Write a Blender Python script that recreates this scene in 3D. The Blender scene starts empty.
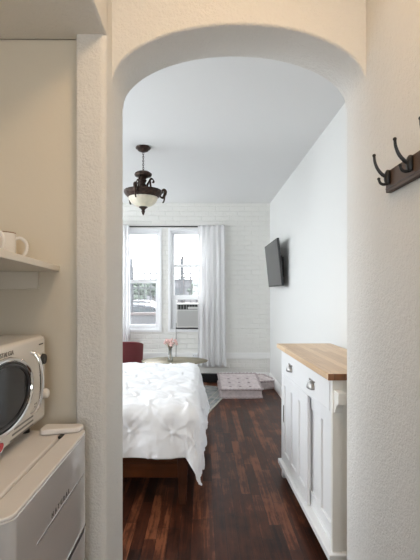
import bpy, bmesh, math, random
from mathutils import Vector, Matrix, noise
random.seed(7)
PI = math.pi
scene = bpy.context.scene
COL = scene.collection
LOC = {}

# ------------------------------------------------------------------ mesh helper
class MB:
    def __init__(s):
        s.bm = bmesh.new()
    def faces(s, vs, fs):
        v = [s.bm.verts.new(p) for p in vs]
        for f in fs:
            try: s.bm.faces.new([v[i] for i in f])
            except ValueError: pass
        return v
    def box(s, x0, x1, y0, y1, z0, z1, M=None):
        vs = [Vector(p) for p in ((x0,y0,z0),(x1,y0,z0),(x1,y1,z0),(x0,y1,z0),(x0,y0,z1),(x1,y0,z1),(x1,y1,z1),(x0,y1,z1))]
        if M: vs = [M @ v for v in vs]
        s.faces(vs, [(3,2,1,0),(4,5,6,7),(0,1,5,4),(1,2,6,5),(2,3,7,6),(3,0,4,7)])
        return s
    def prism(s, poly, axis, a0, a1):
        # poly: list of 2D points; axis: 'x' -> (y,z), 'y' -> (x,z), 'z' -> (x,y)
        def P(p, a):
            return {'x': (a,p[0],p[1]), 'y': (p[0],a,p[1]), 'z': (p[0],p[1],a)}[axis]
        n = len(poly)
        v0 = [s.bm.verts.new(P(p,a0)) for p in poly]
        v1 = [s.bm.verts.new(P(p,a1)) for p in poly]
        for i in range(n):
            s.bm.faces.new((v0[i], v0[(i+1)%n], v1[(i+1)%n], v1[i]))
        s.bm.faces.new(v0[::-1]); s.bm.faces.new(v1)
        return s
    def tube(s, path, rad, seg=10, cap=True):
        path = [Vector(p) for p in path]
        if not isinstance(rad, (list, tuple)): rad = [rad]*len(path)
        rings = []
        t0 = (path[1]-path[0]).normalized()
        up = Vector((0,0,1)) if abs(t0.z) < .9 else Vector((1,0,0))
        n = t0.cross(up).normalized()
        for i, p in enumerate(path):
            a = path[max(i-1,0)]; b = path[min(i+1,len(path)-1)]
            t = (b-a).normalized()
            n = (n - t*n.dot(t)).normalized()
            bi = t.cross(n)
            rings.append([s.bm.verts.new(p + (n*math.cos(2*PI*k/seg) + bi*math.sin(2*PI*k/seg))*rad[i]) for k in range(seg)])
        for r0, r1 in zip(rings, rings[1:]):
            for k in range(seg):
                s.bm.faces.new((r0[k], r0[(k+1)%seg], r1[(k+1)%seg], r1[k]))
        if cap:
            s.bm.faces.new(rings[0][::-1]); s.bm.faces.new(rings[-1])
        return s
    def ring(s, c, ra, rb, r, M=None, n=24, seg=8):
        # closed elliptical tube in local xz plane of M
        c = Vector(c); M = M or Matrix.Identity(3)
        rings = []
        for i in range(n):
            a = 2*PI*i/n
            p = Vector((ra*math.cos(a), 0, rb*math.sin(a)))
            d = Vector((math.cos(a), 0, math.sin(a)))
            rings.append([s.bm.verts.new(c + M @ (p + d*r*math.cos(2*PI*k/seg) + Vector((0,r*math.sin(2*PI*k/seg),0)))) for k in range(seg)])
        for i in range(n):
            r0, r1 = rings[i], rings[(i+1)%n]
            for k in range(seg):
                s.bm.faces.new((r0[k], r0[(k+1)%seg], r1[(k+1)%seg], r1[k]))
        return s
    def lathe(s, prof, c=(0,0,0), seg=32, M=None, sx=1, flute=0, nf=0):
        c = Vector(c); M = M or Matrix.Identity(3)
        rings = []
        for r, z in prof:
            if r < 1e-5:
                rings.append([s.bm.verts.new(c + M @ Vector((0,0,z)))])
            else:
                rings.append([s.bm.verts.new(c + M @ Vector((r*(1+flute*math.cos(nf*2*PI*k/seg))*math.cos(2*PI*k/seg)*sx, r*(1+flute*math.cos(nf*2*PI*k/seg))*math.sin(2*PI*k/seg), z))) for k in range(seg)])
        for a, b in zip(rings, rings[1:]):
            for k in range(seg):
                k2 = (k+1)%seg
                if len(a)==1 and len(b)==1: continue
                if len(a)==1: s.bm.faces.new((a[0], b[k2], b[k]))
                elif len(b)==1: s.bm.faces.new((a[k], a[k2], b[0]))
                else: s.bm.faces.new((a[k], a[k2], b[k2], b[k]))
        return s
    def ball(s, c, rx, ry=None, rz=None, sub=2, jit=0):
        ry = ry or rx; rz = rz or rx
        r = bmesh.ops.create_icosphere(s.bm, subdivisions=sub, radius=1)
        for v in r['verts']:
            f = 1 + (random.uniform(-jit, jit) if jit else 0)
            v.co = Vector((c[0]+v.co.x*rx*f, c[1]+v.co.y*ry*f, c[2]+v.co.z*rz*f))
        return s
    def grid(s, f, nu, nv):
        vs = [[s.bm.verts.new(f(i/nu, j/nv)) for j in range(nv+1)] for i in range(nu+1)]
        for i in range(nu):
            for j in range(nv):
                s.bm.faces.new((vs[i][j], vs[i+1][j], vs[i+1][j+1], vs[i][j+1]))
        return vs
    def build(s, name, mat, parent=None, loc=None, bevel=0, seg=2, smooth=35, local=False, subsurf=0, solid=0):
        """loc: origin of a top-level mesh. Parts are given in world coordinates unless local."""
        bmesh.ops.recalc_face_normals(s.bm, faces=s.bm.faces[:])
        off = Vector((0,0,0))
        if parent is not None:
            LOC_root = LOC[parent.name]
            off = Vector((0,0,0)) if local else LOC_root
        elif loc is not None:
            off = Vector(loc)
        if off.length: bmesh.ops.translate(s.bm, verts=s.bm.verts[:], vec=-off)
        me = bpy.data.meshes.new(name)
        s.bm.to_mesh(me); s.bm.free()
        for p in me.polygons: p.use_smooth = True
        me.set_sharp_from_angle(angle=math.radians(smooth))
        me.materials.append(mat)
        o = bpy.data.objects.new(name, me); COL.objects.link(o)
        if parent is not None:
            o.parent = parent; LOC[o.name] = LOC[parent.name]
        else:
            if loc is not None: o.location = loc
            LOC[o.name] = Vector(loc) if loc is not None else Vector((0,0,0))
        if solid:
            m = o.modifiers.new('solid','SOLIDIFY'); m.thickness = solid; m.offset = 0
        if bevel:
            m = o.modifiers.new('bevel','BEVEL'); m.width = bevel; m.segments = seg; m.limit_method = 'ANGLE'; m.angle_limit = math.radians(40); m.harden_normals = False
        if subsurf:
            m = o.modifiers.new('sub','SUBSURF'); m.levels = subsurf; m.render_levels = subsurf
        return o

def thing(name, label, cat, loc=(0,0,0), rotz=0, group=None):
    o = bpy.data.objects.new(name, None); COL.objects.link(o)
    o.location = loc; o.rotation_euler = (0,0,rotz); o.empty_display_size = .05
    LOC[o.name] = Vector(loc)
    return tag(o, label, cat, group)
def tag(o, label, cat, group=None):
    o['label'] = label; o['category'] = cat
    if group: o['group'] = group
    return o
def struct(o):
    o['kind'] = 'structure'; return o
def lab(o, text):
    o['label'] = text; return o
def copy_tree(o, parent=None):
    c = o.copy(); COL.objects.link(c); c.parent = parent
    for ch in list(o.children): copy_tree(ch, c)
    return c
def smooth_path(pts, n=6):
    pts = [Vector(p) for p in pts]; out = []
    for i in range(len(pts)-1):
        p0 = pts[max(i-1,0)]; p1 = pts[i]; p2 = pts[i+1]; p3 = pts[min(i+2,len(pts)-1)]
        for k in range(n):
            t = k/n
            out.append(.5*((2*p1)+(p2-p0)*t+(2*p0-5*p1+4*p2-p3)*t*t+(3*p1-p0-3*p2+p3)*t**3))
    out.append(pts[-1]); return out
def arc(cx, cy, r, a0, a1, n=8):
    return [(cx+r*math.cos(math.radians(a0+(a1-a0)*k/n)), cy+r*math.sin(math.radians(a0+(a1-a0)*k/n))) for k in range(n+1)]

# ------------------------------------------------------------------ materials
def lin(c):
    return tuple(((v/255)/12.92 if v/255 <= .04045 else (((v/255)+.055)/1.055)**2.4) for v in c)
def mat(name, col, rough=.5, metal=0, bump=None, var=None, spec=.5, coat=0, trans=0, emit=None):
    m = bpy.data.materials.new(name); m.use_nodes = True
    nt = m.node_tree; b = nt.nodes['Principled BSDF']
    c = lin(col) if max(col) > 1 else col
    b.inputs['Base Color'].default_value = (*c, 1)
    b.inputs['Roughness'].default_value = rough
    b.inputs['Metallic'].default_value = metal
    b.inputs['Specular IOR Level'].default_value = spec
    b.inputs['Coat Weight'].default_value = coat
    b.inputs['Transmission Weight'].default_value = trans
    if emit:
        b.inputs['Emission Color'].default_value = (*emit[0], 1); b.inputs['Emission Strength'].default_value = emit[1]
    tc = nt.nodes.new('ShaderNodeTexCoord')
    if var:   # (scale, amount)
        n = nt.nodes.new('ShaderNodeTexNoise'); n.inputs['Scale'].default_value = var[0]; n.inputs['Detail'].default_value = 4
        nt.links.new(tc.outputs['Object'], n.inputs['Vector'])
        r = nt.nodes.new('ShaderNodeValToRGB')
        r.color_ramp.elements[0].position = .3; r.color_ramp.elements[1].position = .7
        r.color_ramp.elements[0].color = (*[v*(1-var[1]) for v in c], 1)
        r.color_ramp.elements[1].color = (*[min(1, v*(1+var[1])) for v in c], 1)
        nt.links.new(n.outputs['Fac'], r.inputs['Fac']); nt.links.new(r.outputs['Color'], b.inputs['Base Color'])
    if bump:  # list of (scale, strength, distance)
        prev = None
        for sc, st, di in bump:
            n = nt.nodes.new('ShaderNodeTexNoise'); n.inputs['Scale'].default_value = sc; n.inputs['Detail'].default_value = 5; n.inputs['Roughness'].default_value = .6
            nt.links.new(tc.outputs['Object'], n.inputs['Vector'])
            bu = nt.nodes.new('ShaderNodeBump'); bu.inputs['Strength'].default_value = st; bu.inputs['Distance'].default_value = di
            nt.links.new(n.outputs['Fac'], bu.inputs['Height'])
            if prev: nt.links.new(prev.outputs['Normal'], bu.inputs['Normal'])
            prev = bu
        nt.links.new(prev.outputs['Normal'], b.inputs['Normal'])
    return m

M = {}
M['plaster'] = mat('cream_plaster', (.69,.682,.655), .75, bump=[(120,.7,.006),(42,.5,.009)], spec=.25)
M['plaster_smooth'] = mat('cream_paint', (.65,.60,.505), .6, bump=[(60,.08,.004)], spec=.3)
M['room'] = mat('white_plaster', (.73,.735,.72), .7, bump=[(7,.12,.01),(60,.08,.004)], spec=.3)
M['ceil'] = mat('ceiling_paint', (.74,.745,.74), .8, bump=[(40,.05,.004)], spec=.2)
M['trimwhite'] = mat('trim_white', (.80,.80,.785), .4)
M['vinyl'] = mat('window_vinyl', (.82,.83,.84), .35)
M['cab'] = mat('cabinet_white', (.80,.81,.82), .35, var=(3,.01))
M['cabin'] = mat('cabinet_shaded_side', (.78,.77,.73), .4)  # cabinet white with the near end's dimmer, warmer shade put into the colour
M['ring'] = mat('chrome', (.78,.78,.78), .12, 1)
M['brushed'] = mat('brushed_nickel', (.30,.29,.28), .38, 1)
M['dark'] = mat('dark_gap', (.012,.012,.012), .6)
M['black'] = mat('black_plastic', (.018,.018,.02), .35)
M['iron'] = mat('black_iron', (.006,.006,.0065), .42, 0, bump=[(180,.1,.001)])
M['bronze'] = mat('aged_bronze', (.045,.026,.018), .45, .6, bump=[(120,.5,.004)], var=(40,.5))
M['alab'] = mat('alabaster_glass', (.66,.61,.49), .35, var=(14,.14))
M['alab'].node_tree.nodes['Principled BSDF'].inputs['Subsurface Weight'].default_value = .2
M['fridge_top'] = mat('fridge_enamel', (.69,.66,.63), .38)
M['silver'] = mat('silver_door', (.60,.59,.585), .2, .3, coat=.4)
M['micro'] = mat('cream_enamel', (.72,.69,.64), .25, coat=.3)
M['mwglass'] = mat('dark_oven_glass', (.012,.013,.016), .12, spec=.35)
M['red'] = mat('red_badge', (.45,.02,.03), .3)
M['pearl'] = mat('knob_cap', (.72,.70,.66), .25)
M['mug'] = mat('mug_glaze', (.74,.73,.71), .2, coat=.4)
M['mugrim'] = mat('mug_brown_rim', (.22,.13,.08), .35)
M['shelf'] = mat('painted_shelf', (.73,.69,.61), .45)
M['duvet'] = mat('white_cotton', (.87,.885,.91), .85, bump=[(55,.12,.004),(400,.1,.001)], spec=.15)
M['sheet'] = mat('mattress_ticking', (.72,.72,.72), .9)
M['bedwood'] = mat('mahogany', (.05,.016,.007), .35, var=(9,.45))
M['chairred'] = mat('maroon_upholstery', (.17,.030,.034), .6, bump=[(150,.1,.002)])
M['chairleg'] = mat('dark_walnut', (.05,.028,.018), .4)
M['tabletop'] = mat('aged_brass_top', (.20,.165,.095), .4, .4, var=(9,.25))
M['cushion'] = mat('lilac_linen', (.62,.55,.55), .95, bump=[(160,.4,.002),(24,.5,.012)], var=(22,.12), spec=.1)
M['cushseam'] = mat('lilac_seam', (.45,.385,.385), .95)
M['tuft'] = mat('shaded_tuft', (.33,.27,.28), .95)  # tufts coloured dark to stand in for shade in the dimples
M['tvb'] = mat('tv_plastic', (.03,.03,.032), .45)
M['tvs'] = mat('tv_screen', (.035,.035,.037), .28, spec=.8)
M['acw'] = mat('ac_plastic', (.60,.60,.58), .5)
M['acg'] = mat('ac_grille', (.42,.42,.41), .5)
M['petal'] = mat('pink_petal', (.85,.60,.57), .8)
M['stem'] = mat('dry_stem', (.42,.32,.22), .8)
M['street'] = mat('asphalt', (.045,.045,.048), .9, var=(2,.15))
M['conc'] = mat('concrete_wall', (.05,.05,.053), .9, var=(3,.1))
M['cap'] = mat('rust_coping', (.06,.045,.042), .8)
M['carblue'] = mat('car_paint', (.012,.016,.024), .25, .2, coat=.6)
M['cargrey'] = mat('car_paint_grey', (.04,.04,.045), .25, .2, coat=.6)
M['carglass'] = mat('car_glass', (.03,.04,.045), .3, spec=.2)
M['tyre'] = mat('tyre', (.015,.015,.015), .8)
M['leaf'] = mat('leaf', (.035,.05,.035), .8, var=(5,.3))
M['bark'] = mat('bark', (.02,.017,.015), .9)
M['bldg'] = mat('far_stucco', (.09,.09,.095), .9, var=(1,.06))
M['bldgw'] = mat('far_window', (.015,.02,.025), .2)
M['fence'] = mat('fence_iron', (.014,.015,.019), .6)
M['lens'] = mat('tail_lens', (.35,.03,.03), .3)
M['rod'] = mat('rod_dark', (.03,.026,.024), .4, .5)
M['ink'] = mat('dark_ink', (.03,.03,.03), .5)
M['ticks'] = mat('printed_grey', (.16,.15,.14), .5)
M['lampglass'] = mat('lit_lamp_glass', (.9,.85,.75), .4, emit=((1.0,.68,.39), 20.0))
M['lampbase'] = mat('lamp_base', (.6,.58,.54), .35, .6)

def glass_mat(name, tint=(1,1,1), refl=.08, veil=0.0):
    m = bpy.data.materials.new(name); m.use_nodes = True
    nt = m.node_tree; nt.nodes.clear()
    out = nt.nodes.new('ShaderNodeOutputMaterial'); t = nt.nodes.new('ShaderNodeBsdfTransparent'); g = nt.nodes.new('ShaderNodeBsdfGlossy')
    t.inputs['Color'].default_value = (*tint,1); g.inputs['Roughness'].default_value = .03
    mx = nt.nodes.new('ShaderNodeMixShader'); mx.inputs['Fac'].default_value = refl
    nt.links.new(t.outputs[0], mx.inputs[1]); nt.links.new(g.outputs[0], mx.inputs[2])
    last = mx
    if veil:
        d = nt.nodes.new('ShaderNodeBsdfTranslucent'); d.inputs['Color'].default_value = (.95,.97,1,1)
        m2 = nt.nodes.new('ShaderNodeMixShader'); m2.inputs['Fac'].default_value = veil
        nt.links.new(mx.outputs[0], m2.inputs[1]); nt.links.new(d.outputs[0], m2.inputs[2]); last = m2
    nt.links.new(last.outputs[0], out.inputs['Surface'])
    return m
M['pane'] = glass_mat('window_glass', (.96,.98,1), .05, .015)
M['vase'] = glass_mat('vase_glass', (.86,.87,.86), .14)

def sheer_mat():
    m = bpy.data.materials.new('sheer_cotton'); m.use_nodes = True
    nt = m.node_tree; nt.nodes.clear()
    N = nt.nodes.new; L = nt.links.new
    out = N('ShaderNodeOutputMaterial'); d = N('ShaderNodeBsdfDiffuse'); t = N('ShaderNodeBsdfTranslucent'); p = N('ShaderNodeBsdfTransparent')
    d.inputs['Color'].default_value = (.88,.88,.885,1); t.inputs['Color'].default_value = (.92,.92,.92,1)
    a = N('ShaderNodeMixShader'); a.inputs['Fac'].default_value = .40
    L(d.outputs[0], a.inputs[1]); L(t.outputs[0], a.inputs[2])
    b = N('ShaderNodeMixShader'); b.inputs['Fac'].default_value = .10
    L(a.outputs[0], b.inputs[1]); L(p.outputs[0], b.inputs[2]); L(b.outputs[0], out.inputs['Surface'])
    return m
M['sheer'] = sheer_mat()

def plank_mat(name, c_dark, c_mid, c_light, row, length, rough, axis='yx', mortar=.0012, grey=0, rr=.1, bumpd=.0015, uneven=0, ramp=(.18,.85)):
    m = bpy.data.materials.new(name); m.use_nodes = True
    nt = m.node_tree; b = nt.nodes['Principled BSDF']; N = nt.nodes.new; L = nt.links.new
    tc = N('ShaderNodeTexCoord'); sp = N('ShaderNodeSeparateXYZ'); cb = N('ShaderNodeCombineXYZ')
    L(tc.outputs['Object'], sp.inputs[0])
    L(sp.outputs['Y' if axis[0]=='y' else 'X'], cb.inputs['X']); L(sp.outputs['X' if axis[1]=='x' else 'Y'], cb.inputs['Y'])
    br = N('ShaderNodeTexBrick'); br.offset = .37; br.offset_frequency = 2; br.squash = 1
    br.inputs['Scale'].default_value = 1; br.inputs['Brick Width'].default_value = length; br.inputs['Row Height'].default_value = row
    br.inputs['Mortar Size'].default_value = mortar; br.inputs['Mortar Smooth'].default_value = .2
    br.inputs['Color1'].default_value = (0,0,0,1); br.inputs['Color2'].default_value = (1,1,1,1); br.inputs['Mortar'].default_value = (0,0,0,1)
    L(cb.outputs[0], br.inputs['Vector'])
    mp = N('ShaderNodeMapping'); mp.inputs['Scale'].default_value = (3,60,1)
    L(cb.outputs[0], mp.inputs['Vector'])
    gn = N('ShaderNodeTexNoise'); gn.inputs['Scale'].default_value = 1; gn.inputs['Detail'].default_value = 5; gn.inputs['Distortion'].default_value = .6
    L(mp.outputs[0], gn.inputs['Vector'])
    big = N('ShaderNodeTexNoise'); big.inputs['Scale'].default_value = 2.2; big.inputs['Detail'].default_value = 3
    L(tc.outputs['Object'], big.inputs['Vector'])
    def math_(op, a, b_):
        q = N('ShaderNodeMath'); q.operation = op
        for i, v in enumerate((a, b_)):
            if isinstance(v, (int, float)): q.inputs[i].default_value = v
            else: L(v, q.inputs[i])
        return q.outputs[0]
    s1 = math_('MULTIPLY', br.outputs['Color'], .42 if not uneven else .30)
    s2 = math_('MULTIPLY', gn.outputs['Fac'], .55)
    s3 = math_('MULTIPLY', big.outputs['Fac'], .35)
    tot = math_('ADD', math_('ADD', s1, s2), math_('SUBTRACT', s3, .16))
    if uneven:   # blotchy wear across the boards, and a random shift per board row
        wr = N('ShaderNodeTexNoise'); wr.inputs['Scale'].default_value = 9; wr.inputs['Detail'].default_value = 6; wr.inputs['Roughness'].default_value = .7
        mp2 = N('ShaderNodeMapping'); mp2.inputs['Scale'].default_value = (1,.45,1)
        L(tc.outputs['Object'], mp2.inputs['Vector']); L(mp2.outputs[0], wr.inputs['Vector'])
        tot = math_('ADD', math_('MULTIPLY', tot, .86), math_('SUBTRACT', math_('MULTIPLY', wr.outputs['Fac'], .62), .24))
        fl = N('ShaderNodeMath'); fl.operation = 'FLOOR'; q_ = math_('DIVIDE', sp.outputs['X'], row); L(q_, fl.inputs[0])
        wn = N('ShaderNodeTexWhiteNoise'); wn.noise_dimensions = '1D'; L(fl.outputs[0], wn.inputs['W'])
        L(math_('ADD', sp.outputs['Y'], math_('MULTIPLY', wn.outputs['Value'], 3.0)), cb.inputs['X'])
    r = N('ShaderNodeValToRGB'); e = r.color_ramp.elements
    e[0].position = ramp[0]; e[0].color = (*c_dark,1); e[1].position = ramp[1]; e[1].color = (*c_light,1)
    k = e.new(.5); k.color = (*c_mid,1)
    L(tot, r.inputs['Fac'])
    mx = N('ShaderNodeMix'); mx.data_type = 'RGBA'; mx.inputs['B'].default_value = (*[v*.35 for v in c_dark],1)
    L(br.outputs['Fac'], mx.inputs['Factor']); L(r.outputs['Color'], mx.inputs['A'])
    L(mx.outputs['Result'], b.inputs['Base Color'])
    ro = math_('ADD', math_('MULTIPLY', gn.outputs['Fac'], rr*2), rough-rr)
    L(ro, b.inputs['Roughness'])
    bu = N('ShaderNodeBump'); bu.inputs['Strength'].default_value = .5; bu.inputs['Distance'].default_value = bumpd
    hh = math_('SUBTRACT', math_('MULTIPLY', gn.outputs['Fac'], .5), br.outputs['Fac'])
    L(hh, bu.inputs['Height']); L(bu.outputs['Normal'], b.inputs['Normal'])
    return m
M['floor'] = plank_mat('worn_oak_strip_floor', (.013,.005,.003), (.070,.021,.010), (.19,.066,.030), .062, .48, .37, uneven=.02, ramp=(.24,.61))
M['floor'].node_tree.nodes['Principled BSDF'].inputs['Specular IOR Level'].default_value = .22
M['butcher'] = plank_mat('butcher_block', (.52,.34,.19), (.68,.48,.29), (.76,.58,.38), .045, .42, .38, mortar=.0004, rr=.04, bumpd=.0002)
M['endgrain'] = plank_mat('end_grain', (.13,.05,.018), (.24,.10,.038), (.33,.15,.06), .045, .42, .4, axis='yx', mortar=.0006, rr=.04, bumpd=.0002)
M['rackwood'] = plank_mat('weathered_wood', (.05,.028,.016), (.12,.072,.044), (.20,.13,.085), .5, 3, .6, axis='yx', mortar=0)
M['railwood'] = plank_mat('mahogany_rail', (.018,.005,.002), (.050,.014,.004), (.13,.04,.012), .5, .9, .32, axis='xy', mortar=0)

for k_ in ('railwood','bedwood'): M[k_].node_tree.nodes['Principled BSDF'].inputs['Specular IOR Level'].default_value = .2
def brick_mat():
    m = bpy.data.materials.new('painted_brick'); m.use_nodes = True
    nt = m.node_tree; b = nt.nodes['Principled BSDF']; N = nt.nodes.new; L = nt.links.new
    tc = N('ShaderNodeTexCoord'); sp = N('ShaderNodeSeparateXYZ'); cb = N('ShaderNodeCombineXYZ')
    L(tc.outputs['Object'], sp.inputs[0]); L(sp.outputs['X'], cb.inputs['X']); L(sp.outputs['Z'], cb.inputs['Y'])
    wn = N('ShaderNodeTexNoise'); wn.inputs['Scale'].default_value = 6
    L(cb.outputs[0], wn.inputs['Vector'])
    va = N('ShaderNodeVectorMath'); va.operation = 'SCALE'; va.inputs['Scale'].default_value = .034
    L(wn.outputs['Color'], va.inputs[0])
    ad = N('ShaderNodeVectorMath'); L(cb.outputs[0], ad.inputs[0]); L(va.outputs[0], ad.inputs[1])
    br = N('ShaderNodeTexBrick'); br.inputs['Scale'].default_value = 1; br.inputs['Brick Width'].default_value = .21; br.inputs['Row Height'].default_value = .072
    br.inputs['Mortar Size'].default_value = .008; br.inputs['Mortar Smooth'].default_value = 1.0
    L(ad.outputs[0], br.inputs['Vector'])
    no = N('ShaderNodeTexNoise'); no.inputs['Scale'].default_value = 22; no.inputs['Detail'].default_value = 4
    L(tc.outputs['Object'], no.inputs['Vector'])
    q = N('ShaderNodeMath'); q.operation = 'SUBTRACT'; L(no.outputs['Fac'], q.inputs[0]); L(br.outputs['Fac'], q.inputs[1])
    bu = N('ShaderNodeBump'); bu.inputs['Strength'].default_value = .52; bu.inputs['Distance'].default_value = .012
    L(q.outputs[0], bu.inputs['Height']); L(bu.outputs['Normal'], b.inputs['Normal'])
    b.inputs['Base Color'].default_value = (.76,.755,.72,1); b.inputs['Roughness'].default_value = .55
    return m
M['brick'] = brick_mat()

def rug_mat():
    m = bpy.data.materials.new('faded_rug'); m.use_nodes = True
    nt = m.node_tree; b = nt.nodes['Principled BSDF']; N = nt.nodes.new; L = nt.links.new
    tc = N('ShaderNodeTexCoord')
    v = N('ShaderNodeTexVoronoi'); v.inputs['Scale'].default_value = 13; v.feature = 'SMOOTH_F1'
    n = N('ShaderNodeTexNoise'); n.inputs['Scale'].default_value = 18; n.inputs['Detail'].default_value = 5
    w = N('ShaderNodeTexWave'); w.wave_type = 'RINGS'; w.inputs['Scale'].default_value = 7; w.inputs['Distortion'].default_value = 6; w.inputs['Detail'].default_value = 2
    for q in (v, n, w): L(tc.outputs['Object'], q.inputs['Vector'])
    a = N('ShaderNodeMath'); a.operation = 'MULTIPLY'; L(v.outputs['Distance'], a.inputs[0]); a.inputs[1].default_value = .9
    c = N('ShaderNodeMath'); c.operation = 'MULTIPLY_ADD'; L(w.outputs['Fac'], c.inputs[0]); c.inputs[1].default_value = .35; L(a.outputs[0], c.inputs[2])
    d = N('ShaderNodeMath'); d.operation = 'MULTIPLY_ADD'; L(n.outputs['Fac'], d.inputs[0]); d.inputs[1].default_value = .45; L(c.outputs[0], d.inputs[2])
    r = N('ShaderNodeValToRGB'); e = r.color_ramp.elements
    e[0].position = .35; e[0].color = (.13,.15,.16,1); e[1].position = 1.0; e[1].color = (.36,.36,.345,1)
    e2 = e.new(.65); e2.color = (.24,.26,.27,1)
    L(d.outputs[0], r.inputs['Fac']); L(r.outputs['Color'], b.inputs['Base Color'])
    b.inputs['Roughness'].default_value = .95; b.inputs['Specular IOR Level'].default_value = .1
    return m
M['rug'] = rug_mat()
M['rugedge'] = mat('rug_cream_edge', (.40,.38,.33), .95, var=(40,.15))

# ------------------------------------------------------------------ setting
YB, XR, XL, ZC = 6.10, .982, -2.35, 2.617
struct(MB().box(-2.6, 1.25, -1.65, 6.36, -.12, 0).build('floor', M['floor']))
struct(MB().box(-2.6, 1.25, -1.65, 6.36, ZC, ZC+.12).build('ceiling', M['ceil']))

# alcove end wall, pillar and bedroom-side wall as one plan outline
def fil(cx, cy, r, a0, a1): return arc(cx, cy, r, a0, a1, 8)
poly = [(-.96,1.52), (-.96,1.475), (-.438,1.475)]
poly += fil(-.438+.006, 1.435+.006, .006, 180, 270)
poly += fil(-.335-.022, 1.435+.022, .022, -90, 0)
poly += fil(-.335-.018, 1.75-.018, .018, 0, 90)
poly += [(-2.45,1.75), (-2.45,1.52)]
struct(MB().box(-.95,-.438,1.470,1.476,0,2.193).build('wall_alcove_end', M['plaster_smooth']))
w = struct(MB().prism(poly, 'z', 0, ZC).build('wall_pillar', M['plaster'], smooth=50))
poly = [(.600,-1.5)] + fil(.600+.02, 1.75-.02, .02, 180, 90) + [(1.1,1.75), (1.1,-1.5)]
struct(MB().prism(poly, 'z', 0, ZC).build('wall_right_hall', M['plaster'], smooth=50))
# arch header
def arch():
    mb = MB(); xc, hw = (.600-.335)/2, (.600+.335)/2
    y0, y1, r = 1.53, 1.75, .012
    secs = []
    for i in range(65):
        u = -math.cos(PI*i/64)
        z = 2.07 + .219*math.sqrt(max(0, 1-u*u))
        x = xc + hw*u
        pts = [(y0, ZC)] + [(y0, z+.12), (y0, z+.05)]
        pts += [(y0+r-r*math.cos(a), z+r-r*math.sin(a)) for a in [PI/2*k/5 for k in range(6)]]
        pts += [(y0+(y1-y0)*k/6, z) for k in range(1,6)]
        pts += [(y1-r+r*math.sin(a), z+r-r*math.cos(a)) for a in [PI/2*k/5 for k in range(6)]]
        pts += [(y1, z+.05), (y1, z+.12), (y1, ZC)]
        secs.append([mb.bm.verts.new((x, p[0], p[1])) for p in pts])
    for a, b in zip(secs, secs[1:]):
        for k in range(len(a)-1):
            mb.bm.faces.new((a[k], b[k], b[k+1], a[k+1]))
    for sec in (secs[0], secs[-1]): mb.bm.faces.new(sec)
    return mb
struct(arch().build('wall_arch', M['plaster'], smooth=60))
struct(MB().box(-.95, -.335, -1.5, 1.47, 2.193, ZC).build('wall_alcove_header', M['plaster'], bevel=.008))
struct(MB().box(-1.05, -.95, -1.5, 1.475, 0, ZC).build('wall_left_alcove', M['plaster_smooth']))
mb = MB()
mb.box(-1.05, -.4, -1.62, -1.5, 0, ZC); mb.box(.45, 1.1, -1.62, -1.5, 0, ZC); mb.box(-.4, .45, -1.62, -1.5, 0, 1.0); mb.box(-.4, .45, -1.62, -1.5, 2.1, ZC)
struct(mb.build('wall_rear_kitchen', M['plaster_smooth']))
struct(MB().box(XR, XR+.13, 1.75, YB+.25, 0, ZC).build('wall_right', M['room']))

W1 = (-1.165, -.616); W2 = (-.4985, .05); WZ = (.743, 2.238)
mb = MB(); T = YB+.25
mb.box(XL-.1, W1[0], YB, T, 0, ZC); mb.box(W1[1], W2[0], YB, T, 0, ZC); mb.box(W2[1], XR, YB, T, 0, ZC)
for w_ in (W1, W2):
    mb.box(w_[0], w_[1], YB, T, 0, WZ[0]); mb.box(w_[0], w_[1], YB, T, WZ[1], ZC)
struct(mb.build('wall_back', M['brick']))
# left wall; its unseen window openings are added for daylight
WL = (4.75, 5.85); WLZ = (.70, 2.35)
mb = MB()
WM = (2.72, 3.92); WMZ = (1.12, 2.38); WD = (1.84, 2.52); WDZ = (.08, 2.38)
mb.box(XL-.1, XL, 1.75, WD[0], 0, ZC); mb.box(XL-.1, XL, WD[1], WM[0], 0, ZC); mb.box(XL-.1, XL, WD[0], WD[1], 0, WDZ[0]); mb.box(XL-.1, XL, WD[0], WD[1], WDZ[1], ZC); mb.box(XL-.1, XL, WM[1], WL[0], 0, ZC); mb.box(XL-.1, XL, WL[1], YB, 0, ZC)
mb.box(XL-.1, XL, WM[0], WM[1], 0, WMZ[0]); mb.box(XL-.1, XL, WM[0], WM[1], WMZ[1], ZC)
mb.box(XL-.1, XL, WL[0], WL[1], 0, WLZ[0]); mb.box(XL-.1, XL, WL[0], WL[1], WLZ[1], ZC)
struct(mb.build('wall_left', M['room']))

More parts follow.
